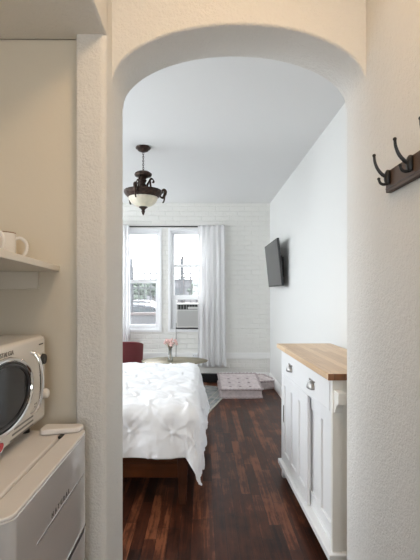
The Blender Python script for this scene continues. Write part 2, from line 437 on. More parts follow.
def frame_box(mb, x0, x1, z0, z1, y0, y1, t, tb=None, tt=None):
    tb = tb or t; tt = tt or t
    mb.box(x0, x0+t, y0, y1, z0, z1); mb.box(x1-t, x1, y0, y1, z0, z1)
    mb.box(x0+t, x1-t, y0, y1, z0, z0+tb); mb.box(x0+t, x1-t, y0, y1, z1-tt, z1)
def window(n, X, rail, lowz, botz):
    f = MB(); frame_box(f, X[0], X[1], WZ[0], WZ[1], YB+.012, YB+.14, .032)
    root = struct(f.build('window_%d' % n, M['vinyl'], bevel=.004))
    # casing proud of the wall
    c = MB(); frame_box(c, X[0]-.012, X[1]+.012, WZ[0]-.012, WZ[1]+.012, YB-.014, YB+.012, .036)
    c.build('casing', M['vinyl'], root, bevel=.003)
    a = MB(); frame_box(a, X[0]+.032, X[1]-.032, rail-.022, WZ[1]-.032, YB+.085, YB+.12, .041, .044, .041)
    s1 = a.build('sash', M['vinyl'], root, bevel=.003)
    MB().box(X[0]+.07, X[1]-.07, YB+.10, YB+.104, rail+.02, WZ[1]-.07).build('pane', M['pane'], s1)
    a = MB(); frame_box(a, X[0]+.032, X[1]-.032, lowz, rail+.022, YB+.04, YB+.08, .05, botz, .044)
    s2 = a.build('sash', M['vinyl'], root, bevel=.003)
    MB().box(X[0]+.08, X[1]-.08, YB+.06, YB+.064, lowz+botz-.003, rail-.02).build('pane', M['pane'], s2)
    return root
f = MB(); f.box(-.4,-.35,-1.6,-1.54,1.0,2.1); f.box(.40,.45,-1.6,-1.54,1.0,2.1); f.box(-.35,.40,-1.6,-1.54,1.0,1.05); f.box(-.35,.40,-1.6,-1.54,2.05,2.1); f.box(-.35,.40,-1.6,-1.54,1.53,1.57)
r6 = struct(f.build('window_6', M['vinyl'], bevel=.004))  # unseen rear window, added as neutral daylight fill for the kitchen
MB().box(-.36,.41,-1.572,-1.568,1.04,2.06).build('pane', M['pane'], r6)
window(1, W1, 1.468, .775, .055)
r2 = window(2, W2, 1.703, 1.20, .07)
MB().box(W2[0]+.032, W2[0]+.115, YB+.045, YB+.075, .775, 1.20).build('filler_panel', M['vinyl'], r2, bevel=.004)
f = MB(); frame_box(f, W2[0]+.045, W2[0]+.103, .80, 1.17, YB+.036, YB+.046, .010); f.build('filler_trim', M['vinyl'], r2)
MB().box(W2[1]-.115+.05, W2[1]-.032, YB+.045, YB+.075, .775, 1.20).build('filler_panel', M['vinyl'], r2, bevel=.004)
# unseen side windows, added to brighten the bedroom from the left
def fill_side_window(n, WL, WLZ):
    f = MB(); ym = sum(WL)/2
    for (y0, y1, z0, z1) in ((WL[0],WL[0]+.06,*WLZ),(WL[1]-.06,WL[1],*WLZ),(WL[0]+.06,WL[1]-.06,WLZ[0],WLZ[0]+.06),(WL[0]+.06,WL[1]-.06,WLZ[1]-.06,WLZ[1]),(ym-.03,ym+.03,WLZ[0]+.06,WLZ[1]-.06)):
        f.box(XL-.08, XL-.02, y0, y1, z0, z1)
    r3 = struct(f.build('window_%d' % n, M['vinyl'], bevel=.004))
    MB().box(XL-.055, XL-.051, WL[0]+.05, WL[1]-.05, WLZ[0]+.05, WLZ[1]-.05).build('pane', M['pane'], r3)
fill_side_window(3, WL, WLZ); fill_side_window(4, WM, WMZ); fill_side_window(5, WD, WDZ)

# trim
struct(MB().box(XL, XR, YB-.022, YB+.005, .336, .425).build('trim_1', M['trimwhite'], bevel=.005))
bb = [(0,0),(-.018,0),(-.018,.105),(-.012,.12),(-.006,.128),(0,.14)]
struct(MB().prism([(XR+p[0], p[1]) for p in bb], 'y', 2.0, YB-.0).build('baseboard_right', M['trimwhite']))
struct(MB().prism([(YB+p[0], p[1]) for p in bb], 'x', .24, XR-.018).build('baseboard_back', M['trimwhite']))

# ------------------------------------------------------------------ bedroom: curtain rod and curtains
t = thing('curtain_rod', 'thin dark curtain rod above the two windows on the brick wall', 'curtain rod', (-.58,YB-.075,2.262))
MB().tube([(-1.5,YB-.075,2.262),(.285,YB-.075,2.262)], .009, 12).build('rod', M['rod'], t)
for x in (-1.5, .295):
    MB().ball((x,YB-.075,2.262), .02, sub=3).build('finial', M['rod'], t)
for x in (-1.46, .272):
    mb = MB(); mb.box(x-.008, x+.008, YB-.08, YB-.001, 2.244, 2.252); mb.box(x-.014, x+.014, YB-.006, YB, 2.225, 2.275); mb.build('bracket', M['rod'], t)

def curtain(x0, x1, ztop, zbot, folds, seed, flare=0.0):
    mb = MB(); yc = YB-.098
    def f(u, v):
        z = ztop + (zbot-ztop)*v
        amp = (.010 + .018*v)
        ph = folds*2*PI*u
        xc = (x0+x1)/2; hw = (x1-x0)/2*(1+flare*v)
        wob = .012*noise.noise(Vector((u*3, v*2.2, seed)))
        x = xc + hw*(2*u-1) + .006*math.sin(ph*2+v*2) + wob
        fold = math.sin(ph + .9*noise.noise(Vector((u*2,v*1.1,seed+5)))*(.3+v))
        pin = 1 - math.exp(-((v-.035)/.02)**2)*.4
        y = yc + amp*fold*pin + .010*noise.noise(Vector((u*8, v*3, seed+9)))
        if v < .03: y = yc + (.012 + (amp*pin*.6))*fold
        return Vector((x, y, z))
    mb.grid(f, folds*14, 60)
    return mb
c = curtain(-.072, .318, 2.282, .24, 5, 3.1, .05).build('curtain', M['sheer'], loc=(.13,YB-.075,.24), solid=.0015, smooth=180)
tag(c, 'white gathered curtain hanging right of the air conditioner, hem above the floor', 'curtain', 'window curtains')
c = curtain(-1.46, -1.065, 2.282, .24, 7, 8.4, 0).build('curtain', M['sheer'], loc=(-1.26,YB-.075,.24), solid=.0015, smooth=180)
tag(c, 'white curtain at the far left, mostly hidden behind the archway jamb', 'curtain', 'window curtains')

# air conditioner
t = thing('air_conditioner', 'grey-white window air conditioner set into the second window', 'air conditioner', (-.2,YB,.785))
x0, x1 = -.385, -.02
mb = MB(); mb.box(x0, x1, YB-.06, YB+.30, .795, 1.145); mb.build('body', M['acw'], t, bevel=.008)
mb = MB(); mb.box(x0+.012, x1-.012, YB-.064, YB-.055, 1.06, 1.132); mb.build('outlet_recess', M['dark'], t)
mb = MB()
for k in range(9):
    xx = x0+.02+k*.0405
    mb.box(xx, xx+.006, YB-.068, YB-.060, 1.06, 1.13)
mb.build('louver', M['acg'], t)
MB().box(x0+.165, x1-.01, YB-.069, YB-.062, 1.066, 1.098).build('control_panel', M['acw'], t, bevel=.002)
mb = MB()
for k in range(15):
    z = .82+k*.0148
    mb.box(x0+.02, x1-.02, YB-.066, YB-.058, z, z+.008)
mb.build('grille', M['acg'], t)
mb = MB(); mb.box(x0-.01, x1+.01, YB-.02, YB+.04, .776, .794); mb.build('base_seal', M['dark'], t)
pc = MB().tube(smooth_path([(-.393,YB-.008,.86),(-.394,YB-.012,.74),(-.392,YB-.012,.55),(-.393,YB-.035,.43),(-.392,YB-.035,.33),(-.36,YB-.012,.31)], 5), .004, 8).build('power_cord', M['ticks'], t)

# outlet on trim
t = thing('wall_outlet', 'small white outlet box on the ledge trim behind the low table', 'outlet', (-.117,YB-.022,.40))
MB().box(-.155, -.082, YB-.047, YB-.022, .362, .418).build('cover', M['vinyl'], t, bevel=.005)
for x in (-.135,-.102):
    mb = MB(); mb.box(x-.006, x-.003, YB-.0485, YB-.046, .384, .396); mb.box(x+.003, x+.006, YB-.0485, YB-.046, .384, .396); mb.build('socket', M['dark'], t)

# black vent at floor
t = thing('wall_vent', 'black low vent box on the floor below the long curtain', 'vent', (.08,YB-.03,0))
MB().box(-.08, .235, YB-.06, YB-.001, 0, .125).build('housing', M['black'], t, bevel=.006)
mb = MB()
for k in range(7):
    mb.box(-.06, .215, YB-.064, YB-.059, .018+k*.014, .024+k*.014)
mb.build('louver', M['iron'], t)

# ------------------------------------------------------------------ rug
RA = math.radians(-16)
rc = Vector((.41, 5.70))
du = Vector((math.cos(RA), math.sin(RA))); dv = Vector((-math.sin(RA), math.cos(RA)))
rw, rl = 1.45, 2.05
ctr = rc - du*rw/2 - dv*rl/2
t = thing('area_rug', 'faded grey patterned rug lying between the bed and the windows', 'rug', (ctr.x, ctr.y, 0), RA)
mb = MB(); mb.box(-rw/2, rw/2, -rl/2, rl/2, .0005, .008); mb.build('pile', M['rug'], t, local=True, bevel=.002)
mb = MB()
for (a, b_, c_, d_) in ((-rw/2,rw/2,-rl/2,-rl/2+.022),(-rw/2,rw/2,rl/2-.022,rl/2),(-rw/2,-rw/2+.022,-rl/2+.022,rl/2-.022),(rw/2-.022,rw/2,-rl/2+.022,rl/2-.022)):
    mb.box(a, b_, c_, d_, .0006, .0095)
for q in (.075, .15):
    for (a, b_, c_, d_) in ((-rw/2+q,rw/2-q,-rl/2+q,-rl/2+q+.012),(-rw/2+q,rw/2-q,rl/2-q-.012,rl/2-q),(-rw/2+q,-rw/2+q+.012,-rl/2+q+.012,rl/2-q-.012),(rw/2-q-.012,rw/2-q,-rl/2+q+.012,rl/2-q-.012)):
        mb.box(a, b_, c_, d_, .004, .0086)
mb.build('border', M['rugedge'], t, local=True)

# ------------------------------------------------------------------ bed
BX0, BX1, BY0, BY1 = -2.14, -.10, 2.565, 4.10
t = thing('bed', 'dark reddish wooden bed with square leg, under the white duvet', 'bed', (-1.1,3.33,0))
mb = MB(); mb.box(BX0, BX1-.05, BY0+.012, BY0+.035, .155, .285); mb.build('side_rail', M['railwood'], t, bevel=.004)
mb = MB(); mb.box(BX0, BX1-.05, BY0+.004, BY0+.012, .212, .248); mb.build('rail_moulding', M['railwood'], t, bevel=.002)
mb = MB(); mb.box(BX0, BX1-.05, BY1-.035, BY1-.012, .155, .285); mb.build('side_rail', M['railwood'], t, bevel=.004)
mb = MB(); mb.box(BX1-.03, BX1-.005, BY0+.06, BY1-.06, .155, .285); mb.build('foot_rail', M['bedwood'], t, bevel=.004)
for y in (BY0-.01, BY1-.055):
    MB().prism([(BX1-.05,0),(BX1-.005,0),(BX1+.012,.30),(BX1-.058,.30)], 'y', y, y+.06).build('leg', M['bedwood'], t, bevel=.004)
for y in (BY0, BY1-.06):
    MB().box(BX0, BX0+.06, y, y+.06, 0, .3).build('leg', M['bedwood'], t, bevel=.004)
MB().box(-1.1, -1.04, 3.3, 3.36, 0, .2).build('leg', M['bedwood'], t)
mb = MB()
for k in range(13): mb.box(BX0+.08+k*.155, BX0+.17+k*.155, BY0+.04, BY1-.04, .265, .285)
mb.build('slat', M['bedwood'], t)
MB().box(XL+.02, XL+.07, BY0-.02, BY1+.02, 0, 1.05).build('headboard', M['bedwood'], t, bevel=.01)
mb = MB(); mb.box(-2.12, BX1-.02, BY0+.03, BY1-.03, .286, .565)
mb.build('mattress', M['sheet'], t, bevel=.05, seg=4)

# duvet: sheet over the mattress, hanging on three sides, pinch pleats
def duvet():
    mb = MB()
    X1, Y0, Y1, ZT, R = -.105, 2.595, 4.07, .60, .065
    HX, HF, HB = .44, .335, .36
    a0, a1 = -2.05, X1+HX
    b0, b1 = Y0-HF, Y1+HB
    st = .008
    na, nb = int((a1-a0)/st), int((b1-b0)/st)
    pins = []
    sp = .235
    for i in range(-1, 12):
        for j in range(-1, 12):
            px = a1-.06-i*sp + (sp/2 if j % 2 else 0); py = b0+.145+j*sp*.78
            pins.append((px+random.uniform(-.02,.02), py+random.uniform(-.02,.02), random.uniform(0,PI), random.uniform(.75,1.25)))
    def disp(a, b):
        best = sorted(((a-p[0])**2+(b-p[1])**2, p) for p in pins if abs(a-p[0])<.25 and abs(b-p[1])<.25)[:4]
        h = 0
        if not best: return 0
        r0 = math.sqrt(best[0][0])
        h += .015*(1-math.exp(-(r0/.075)**2))          # puffs between the pinches
        for d2, p in best:
            r = math.sqrt(d2)+1e-6; ph = math.atan2(b-p[1], a-p[0])
            h += p[3]*(.006*math.exp(-r/.062)*math.cos(5*ph+p[2]) * (1-math.exp(-(r/.018)**2)))
            h += .006*math.exp(-(r/.014)**2)
            # long sharp creases leaving the pinch
            for k in range(5):
                an = p[2]+k*1.257+.25*math.sin(k*3+p[2]*5)
                al = (a-p[0])*math.cos(an)+(b-p[1])*math.sin(an); ac = -(a-p[0])*math.sin(an)+(b-p[1])*math.cos(an)
                if al > 0: h += (.0075 if k < 2 else .005)*p[3]*math.exp(-(ac/(.006+.03*al))**2)*math.exp(-al/(.13 if k < 2 else .06))
        h += .008*noise.noise(Vector((a*4.3,b*4.3,2.2))) + .005*noise.noise(Vector((a*11,b*11,5.1))) + .0025*noise.noise(Vector((a*27,b*27,1.1)))
        return h
    pos = []
    for i in range(na+1):
        row = []
        a = a0+(a1-a0)*i/na
        for j in range(nb+1):
            b = b0+(b1-b0)*j/nb
            dx = max(0, a-X1); dy = (b-Y0) if b < Y0 else (b-Y1 if b > Y1 else 0)
            r = math.hypot(dx, dy)
            h = disp(a, b)
            if r < 1e-6:
                e = min(X1-a, b-Y0, Y1-b)
                dome = .035*(1-math.exp(-max(0,e)/.25))
                row.append(Vector((a, b, ZT+dome*.6+h)))
            else:
                ux, uy = dx/r, dy/r
                L = R*PI/2
                if r < L:
                    an = r/R; ho = R*math.sin(an); ve = R*(1-math.cos(an)); nx, nz = math.sin(an), math.cos(an)
                else:
                    s_ = r-L
                    th = math.atan2(abs(uy), ux)
                    fl = .10 if dy >= 0 and dx > 0 else .03
                    cn = math.sin(2*th) if (dx > 0 and dy < 0) else 0
                    fl += .12*cn*min(1, s_/.15)
                    s_ += .05*cn*min(1, s_/.3) - .85*cn*max(0, s_-.34)
                    if dx > 0: fl += .16*max(0, (b-2.9)/1.2)*min(1, dx/r*1.2)
                    fold = (.022 if dx == 0 else .010)*math.sin((a*17 if abs(dy) > dx else b*15) + 1.3*noise.noise(Vector((a*3,b*3,7))))*min(1, s_/.25)
                    corner = math.sin(2*th) if (dx > 0 and dy != 0) else 0
                    fold += corner*.012*math.cos(6*th+.6)*min(1, s_/.2)
                    ho = R + s_*fl + fold*.8 - corner*.02*min(1, s_/.3); ve = R + s_*math.sqrt(1-fl*fl); nx, nz = 1, 0
                k = 1.15
                x = (a if dx == 0 else X1) + ux*(ho+nx*h*k); y = (b if dy == 0 else (Y0 if dy < 0 else Y1)) + uy*(ho+nx*h*k)
                z = ZT - ve + nz*h
                row.append(Vector((x, y, max(z,.03))))
        pos.append(row)
    mb.grid(lambda u, v: pos[round(u*na)][round(v*nb)], na, nb)
    return mb
d = duvet().build('duvet', M['duvet'], loc=(-1.0,3.33,.6), smooth=180, solid=.006)
tag(d, 'rumpled white pinch-pleated duvet draped over the bed with a corner hanging down', 'duvet')

# ------------------------------------------------------------------ cushions
def cushion(name, label, sx, sy, h, seed, nx=3, ny=3):
    t = thing(name, label, 'cushion', group='tufted floor cushions')
    n = 60
    tufts = [((i+1)/(nx+1)*2-1, (j+1)/(ny+1)*2-1) for i in range(nx) for j in range(ny)]
    tufts = [(x + (.0), y) for x, y in tufts]
    def top(s_):
        def f(u, v):
            x, y = 2*u-1, 2*v-1
            e = max(abs(x), abs(y))
            hh = h/2*(1 - .10*e**6)
            for tx, ty in tufts:
                d2 = ((x-tx)*sx/2)**2 + ((y-ty)*sy/2)**2
                hh -= .014*math.exp(-d2/.0008) + .016*math.exp(-d2/.004)
                ex, ey = abs(x-tx)*sx/2, abs(y-ty)*sy/2
                hh -= .014*math.exp(-((ex-ey)/.010)**2)*math.exp(-(ex+ey)/.09)
            cr = .02*noise.noise(Vector((x*3,y*3,seed)))*.4
            px = sx/2*x; py = sy/2*y
            return Vector((px, py, h/2 + s_*(hh+cr)))
        return f
    mb = MB()
    a = mb.grid(top(1), n, n); b = mb.grid(top(-1), n, n)
    for k in range(n):
        for (p, q) in ((lambda i: (i,0), 1), (lambda i: (i,n), -1), (lambda i: (0,i), -1), (lambda i: (n,i), 1)):
            i0, i1 = p(k), p(k+1)
            # side wall with a slight bulge row
            mids = []
            v0, v1, v2, v3 = a[i0[0]][i0[1]], a[i1[0]][i1[1]], b[i1[0]][i1[1]], b[i0[0]][i0[1]]
            mb.bm.faces.new((v0, v1, v2, v3))
    body = mb.build('cover', M['cushion'], t, local=True, smooth=60)
    # rolled piped edges, wavy with hand stitching
    for zz, s_ in ((h*.5+h*.45, 1), (h*.5-h*.45, -1)):
        mb = MB(); pts = []
        m_ = 36
        for side in range(4):
            for k in range(m_):
                q = -1+2*k/m_
                x, y = ((q,-1),(1,q),(-q,1),(-1,-q))[side]
                w_ = .004*math.sin(k*1.75*2)
                pts.append(Vector((x*(sx/2+.004+w_*.6), y*(sy/2+.004+w_*.6), zz+w_)))
        pts.append(pts[0])
        mb.tube(pts, [.0125+.004*math.sin(i*1.75) for i in range(len(pts))], 8, cap=False)
        mb.build('piping', M['cushseam'], t, local=True)
    for tx, ty in tufts:
        MB().ball((tx*sx/2, ty*sy/2, h*.5+h*.5-.026), .018, .018, .006, sub=2).build('tuft', M['tuft'], t, local=True)
    return t
c1 = cushion('floor_cushion', 'larger pale lilac tufted floor cushion in front, tilted against another cushion', .50, .53, .12, 2)
c1.location = (.467, 5.44, .0); c1.rotation_euler = (math.radians(10), 0, math.radians(2))
c2 = cushion('floor_cushion', 'pale lilac tufted cushion in the corner, half hidden behind the front cushion', .46, .44, .11, 5)
c2.location = (.715, 5.80, .003); c2.rotation_euler = (0, 0, math.radians(17))
c1.location.z = .047; c1.location.y = 5.40

# ------------------------------------------------------------------ round table, vase
TX, TY, TZ = -.355, 5.22, .455
t = thing('oval_table', 'low oval table with aged brass top beyond the bed, holding the vase', 'table', (TX,TY,.009))
MB().lathe([(0,TZ-.014),(.27,TZ-.014),(.289,TZ-.008),(.292,TZ-.002),(.286,TZ),(0,TZ)], (TX,TY,0), 64, sx=1.43).build('tabletop', M['tabletop'], t)
for k in range(3):
    a = PI/2+k*2*PI/3
    MB().tube([(TX+.30*math.cos(a),TY+.30*math.sin(a),.01),(TX+.16*math.cos(a),TY+.16*math.sin(a),TZ-.014)], [.010,.014], 10).build('leg', M['iron'], t)
MB().ring((TX,TY,.2), .222, .222, .006, Matrix.Rotation(PI/2,3,'X'), 40, 8).build('stretcher', M['iron'], t)
VX, VY = -.405, 5.13
t = thing('flower_vase', 'slim clear glass vase standing on the low oval table', 'vase', (VX,VY,TZ))
MB().lathe([(0,.001),(.030,.001),(.036,.01),(.036,.045),(.026,.075),(.020,.11),(.022,.16),(.034,.205),(.031,.205),(.019,.16),(.017,.11),(.023,.075),(.033,.045),(.033,.012),(0,.008)], (VX,VY,TZ), 28).build('glass', M['vase'], t)
t = thing('dried_flowers', 'small bunch of pale pink dried flowers standing in the glass vase', 'flowers', (VX,VY,TZ+.02))
mb = MB(); pb = MB()
for k in range(22):
    a = random.uniform(0, 2*PI); r = random.uniform(.01, .105); z = random.uniform(.225,.30)-r*.35
    p = (VX+r*math.cos(a), VY+r*math.sin(a), TZ+z)
    mb.tube(smooth_path([(VX+random.uniform(-.012,.012),VY+random.uniform(-.012,.012),TZ+.03),(VX+r*.12*math.cos(a),VY+r*.12*math.sin(a),TZ+.15),p],4), .0022, 5)
    for q in range(5):
        b_ = random.uniform(0,2*PI)
        pb.ball((p[0]+.011*math.cos(b_),p[1]+.011*math.sin(b_),p[2]+random.uniform(-.006,.012)), .012,.012,.009, sub=1, jit=.15)
mb.build('stem', M['stem'], t); pb.build('blossom', M['petal'], t)

# ------------------------------------------------------------------ maroon chair
CX, CY = -1.115, 5.66
t = thing('accent_chair', 'low maroon upholstered chair beyond the bed below the left window', 'chair', (CX,CY,.009))
def backshell():
    mb = MB()
    def f(u, v, off):
        a = math.radians(-70+140*u)   # wraps round the sitter
        rr = .29+off
        z = .36 + (.315 - .05*abs(2*u-1)**4)*v
        lean = .05*v
        x = CX + (rr+lean*.3)*math.sin(a); y = CY-.02 - (rr*.85+lean)*math.cos(a)
        return Vector((x, y, z))
    n, m = 28, 10
    A = mb.grid(lambda u,v: f(u,v,0), n, m); B = mb.grid(lambda u,v: f(u,v,.045), n, m)
    for k in range(n):
        mb.bm.faces.new((A[k][0],A[k+1][0],B[k+1][0],B[k][0])); mb.bm.faces.new((A[k][m],A[k+1][m],B[k+1][m],B[k][m]))
    for k in range(m):
        mb.bm.faces.new((A[0][k],A[0][k+1],B[0][k+1],B[0][k])); mb.bm.faces.new((A[n][k],A[n][k+1],B[n][k+1],B[n][k]))
    return mb
backshell().build('backrest', M['chairred'], t, bevel=.012, seg=3, smooth=50)
MB().lathe([(0,.28),(.25,.28),(.275,.30),(.28,.34),(.27,.385),(.24,.40),(0,.405)], (CX,CY,0), 40).build('seat', M['chairred'], t)
for sx in (-1,1):
    for sy in (-1,1):
        MB().tube([(CX+sx*.22,CY+sy*.2,.01),(CX+sx*.17,CY+sy*.16,.285)], [.011,.018], 10).build('leg', M['chairleg'], t)

# ------------------------------------------------------------------ wall television
t = thing('wall_television', 'flat dark television on a tilting bracket high on the right wall', 'television', (.93,5.18,1.65))
# local frame: screen faces -X; lean so the top comes out
tl = math.radians(6)
Mt = Matrix.Translation((.88,5.2,1.655)) @ Matrix.Rotation(-tl,4,'Y')
mb = MB(); mb.box(-.012,.014,-.475,.475,-.275,.275, Mt); mb.build('panel', M['tvb'], t, bevel=.004)
mb = MB(); mb.box(-.0135,-.0118,-.462,.462,-.258,.264, Mt); mb.build('screen', M['tvs'], t)
mb = MB(); mb.box(.014,.042,-.30,.30,-.24,.06, Mt); mb.build('rear_housing', M['black'], t, bevel=.01)
mb = MB(); mb.box(.962,.981,5.05,5.35,1.50,1.74)
for y in (5.08,5.30):
    mb.box(.925,.965,y,y+.03,1.48,1.76)
mb.build('wall_bracket', M['iron'], t, bevel=.002)

# ------------------------------------------------------------------ ceiling pendant
PX, PY = -.539, 3.75
t = thing('pendant_light', 'ornate dark bronze ceiling pendant with cream glass bowl on a chain', 'ceiling light', (PX,PY,ZC))
MB().lathe([(0,ZC),(.060,ZC),(.068,ZC-.008),(.064,ZC-.018),(.052,ZC-.024),(.045,ZC-.036),(.028,ZC-.044),(.012,ZC-.048),(0,ZC-.05)], (PX,PY,0), 40, flute=.03, nf=10).build('canopy', M['bronze'], t)
mb = MB()
for k in range(9):
    z = ZC-.055-k*.0165
    mb.ring((PX,PY,z-.006), .0065, .0115, .0022, Matrix.Rotation(PI/2*(k%2),3,'Z'), 14, 6)
mb.build('chain', M['bronze'], t)
MB().lathe([(0,2.415),(.006,2.415),(.008,2.405),(.02,2.398),(.052,2.392),(.074,2.378),(.078,2.366),(.072,2.352),(.05,2.345),(.03,2.335),(.022,2.325),(.032,2.315),(.024,2.30),(.018,2.285),(.03,2.27),(.036,2.25),(.026,2.232),(.04,2.215),(0,2.21)], (PX,PY,0), 40, flute=.025, nf=10).build('column', M['bronze'], t)
MB().lathe([(.03,2.205),(.09,2.222),(.145,2.228),(.168,2.222),(.172,2.205),(.163,2.188),(.148,2.172),(.135,2.160),(.128,2.160),(.13,2.175),(.14,2.20),(.10,2.205),(.03,2.195)], (PX,PY,0), 60, flute=.012, nf=20).build('rim', M['bronze'], t)
MB().lathe([(.132,2.178),(.133,2.165),(.126,2.14),(.108,2.113),(.08,2.09),(.045,2.076),(.0,2.072)], (PX,PY,0), 60, flute=.012, nf=20).build('glass_bowl', M['alab'], t)
MB().lathe([(0,2.085),(.038,2.083),(.04,2.072),(.03,2.064),(.02,2.056),(.014,2.044),(.017,2.034),(.012,2.022),(.008,2.008),(.0,1.998)], (PX,PY,0), 28).build('finial', M['bronze'], t)
for k in range(3):
    a = math.radians(18+120*k); ca, sa = math.cos(a), math.sin(a)
    P = lambda r, z: (PX+r*ca, PY+r*sa, z)
    # inner scroll arm rising from the rim
    pts = smooth_path([P(.028,2.25),P(.045,2.295),P(.06,2.325),P(.08,2.335),P(.094,2.322),P(.092,2.305),P(.080,2.304)], 6)
    pts2 = smooth_path([P(.062,2.325),P(.066,2.28),P(.075,2.24),P(.10,2.222)], 6)
    mb = MB(); mb.tube(pts, [.008+.003*math.sin(i*.5) for i in range(len(pts))], 8); mb.tube(pts2, .009, 8)
    mb.build('scroll_arm', M['bronze'], t)
    pts = smooth_path([P(.150,2.185),P(.178,2.17),P(.196,2.195),P(.205,2.228),P(.190,2.243),P(.175,2.228),P(.184,2.212)], 6)
    mb = MB(); mb.tube(pts, [.007+.008*math.sin(PI*i/len(pts)) for i in range(len(pts))], 8)
    pts = smooth_path([P(.196,2.20),P(.194,2.16),P(.186,2.13),P(.176,2.128)], 6)
    mb.tube(pts, [.009-.004*i/len(pts) for i in range(len(pts))], 8)
    mb.build('rim_scroll', M['bronze'], t)

# ------------------------------------------------------------------ white cabinet (local frame: x into the wall, y away from the camera)
t = thing('kitchen_cabinet', 'white sideboard cabinet with butcher-block top along the right wall', 'cabinet', (.590,1.895,0), math.radians(1.6))
CL, CD = 1.075, .355
def P(name, mb, m, par=None, **k): return mb.build(name, m, par or t, local=True, **k)
mb = MB(); mb.box(-.028, CD+.01, -.022, CL+.03, .906, .936)
top = lab(P('countertop', mb, M['butcher'], bevel=.003), 'pale butcher-block wooden top')
mb = MB(); mb.box(-.0275, CD+.0095, -.0235, -.021, .9065, .9355); lab(mb.build('end_grain', M['endgrain'], top, local=True), 'darker brown end grain')
# carcass: posts, ends, back, floor
mb = MB()
mb.box(0, .045, 0, .02, .117, .906); mb.box(CD-.05, CD, 0, .02, .117, .906)
mb.box(.045, CD-.05, .008, .02, .117, .906)
P('end_panel', mb, M['cabin'], bevel=.002)
mb = MB(); mb.box(0, CD, CL-.02, CL, .117, .906); P('end_panel', mb, M['cab'], bevel=.002)
mb = MB(); mb.box(0, .02, 0.02, .03, .117, .906); mb.box(0, .02, CL-.035, CL-.02, .117, .906); mb.box(0, .02, .03, CL-.035, .893, .906); mb.box(0,.02,.03,CL-.035,.735,.752)
P('face_frame', mb, M['cab'], bevel=.0015)
mb = MB(); mb.box(CD-.012, CD, .02, CL-.02, .117, .906); mb.box(.02, CD, .02, CL-.02, .117, .135); P('back_panel', mb, M['cab'])
mb = MB(); mb.box(-.022, CD, -.018, CL+.018, .085, .117); P('plinth', mb, M['cab'], bevel=.004)
for x in (.0, CD-.05):
    for y in (.005, CL-.05):
        mb = MB(); mb.prism([(x,y),(x+.045,y),(x+.045,y+.045),(x,y+.045)], 'z', 0, .085); P('leg', mb, M['cab'], bevel=.002)
# drawer
mb = MB(); mb.box(-.004, .018, .032, CL-.037, .7545, .891); mb.box(.018,.30,.05,CL-.055,.76,.88)
dr = P('drawer', mb, M['cab'], bevel=.002)
for yc in (.305, .785):
    mb = MB()
    # bin pull: half dome with open underside
    def f(u, v):
        a = PI*u; b_ = PI/2*v
        return Vector((-.004-.026*math.sin(b_)*1.0*math.sin(a)**.6 if 0<u<1 else -.004, yc+.042*math.cos(a), .797+.040*math.cos(b_)*math.sin(a)**.7 if 0<u<1 else .797))
    mb.grid(f, 20, 8)
    mb.box(-.007, -.004, yc-.047, yc+.047, .834, .840)
    h_ = mb.build('bin_pull', M['brushed'], dr, local=True, solid=.003); lab(h_, 'brushed nickel cup pull')
# sliding doors
def door(y0, y1, x0, npan):
    mb = MB(); z0, z1 = .122, .733; sw, rt = .052, .075
    th = .016
    inner = (y1-y0-sw*(npan+1))/npan
    for k in range(npan+1):
        ys = y0+k*(sw+inner); mb.box(x0, x0+th, ys, ys+sw, z0, z1)
    for k in range(npan):
        ys = y0+sw+k*(sw+inner)
        mb.box(x0, x0+th, ys, ys+inner, z0, z0+rt); mb.box(x0, x0+th, ys, ys+inner, z1-rt, z1)
        mb.box(x0+.010, x0+.014, ys, ys+inner, z0+rt, z1-rt)
    return P('sliding_door', mb, M['cab'], bevel=.0025)
d1 = door(.415, CL-.036, .0, 3)
d2 = door(.031, .50, .022, 2)
mb = MB(); mb.box(-.0025, .001, CL-.082, CL-.062, .40, .52); fp = mb.build('flush_pull', M['brushed'], d1, local=True, bevel=.002)
mb = MB(); mb.box(-.003, -.0022, CL-.079, CL-.065, .405, .515); mb.build('pull_recess', M['dark'], d1, local=True)
mb = MB(); mb.box(.0185,.0222,.055,.075,.40,.52); mb.build('flush_pull', M['brushed'], d2, local=True, bevel=.002)
# towel rail on the near end
cor = [(0,.858),(-.062,.858),(-.062,.805),(-.045,.80),(-.028,.785),(-.018,.765),(-.014,.757),(0,.757)]
for x in (.005, CD-.085):
    mb = MB(); mb.prism(cor, 'x', x, x+.036); P('towel_rail_bracket', mb, M['cabin'], bevel=.002)
mb = MB(); mb.tube([(.03,-.035,.832),(CD-.08,-.035,.832)], .008, 12); P('towel_rail', mb, M['cabin'])

# ------------------------------------------------------------------ coat rack
t = thing('coat_rack', 'weathered wooden wall rack with black double hooks on the plaster wall', 'coat rack', (.599,1.0,1.65))
mb = MB(); mb.box(.582, .5995, .62, 1.326, 1.618, 1.684); mb.build('board', M['rackwood'], t, bevel=.002)
mb = MB(); mb.box(.5805, .5825, .62, 1.324, 1.629, 1.6315); mb.build('routed_line', M['chairleg'], t)
for k, y in enumerate((1.299, 1.159, 1.021, .882, .743)):
    mb = MB()
    x = .582
    mb.tube(smooth_path([(x-.004,y,1.640),(x-.006,y,1.655),(x-.005,y,1.670),(x-.002,y,1.682)],4), [.008+.003*math.sin(i*.28) for i in range(13)], 10)
    hk = mb.build('hook', M['iron'], t)
    p = smooth_path([(x-.006,y,1.662),(x-.020,y,1.668),(x-.036,y,1.686),(x-.045,y,1.708),(x-.0475,y,1.727)], 6)
    MB().tube(p, [.006-.0022*i/len(p) for i in range(len(p))], 10).ball((x-.0477,y,1.729), .0055, sub=2).build('upper_prong', M['iron'], hk)
    p = smooth_path([(x-.006,y,1.642),(x-.018,y,1.639),(x-.028,y,1.643),(x-.033,y,1.654)], 6)
    MB().tube(p, [.0052-.0015*i/len(p) for i in range(len(p))], 10).ball((x-.0332,y,1.656), .005, sub=2).build('lower_prong', M['iron'], hk)

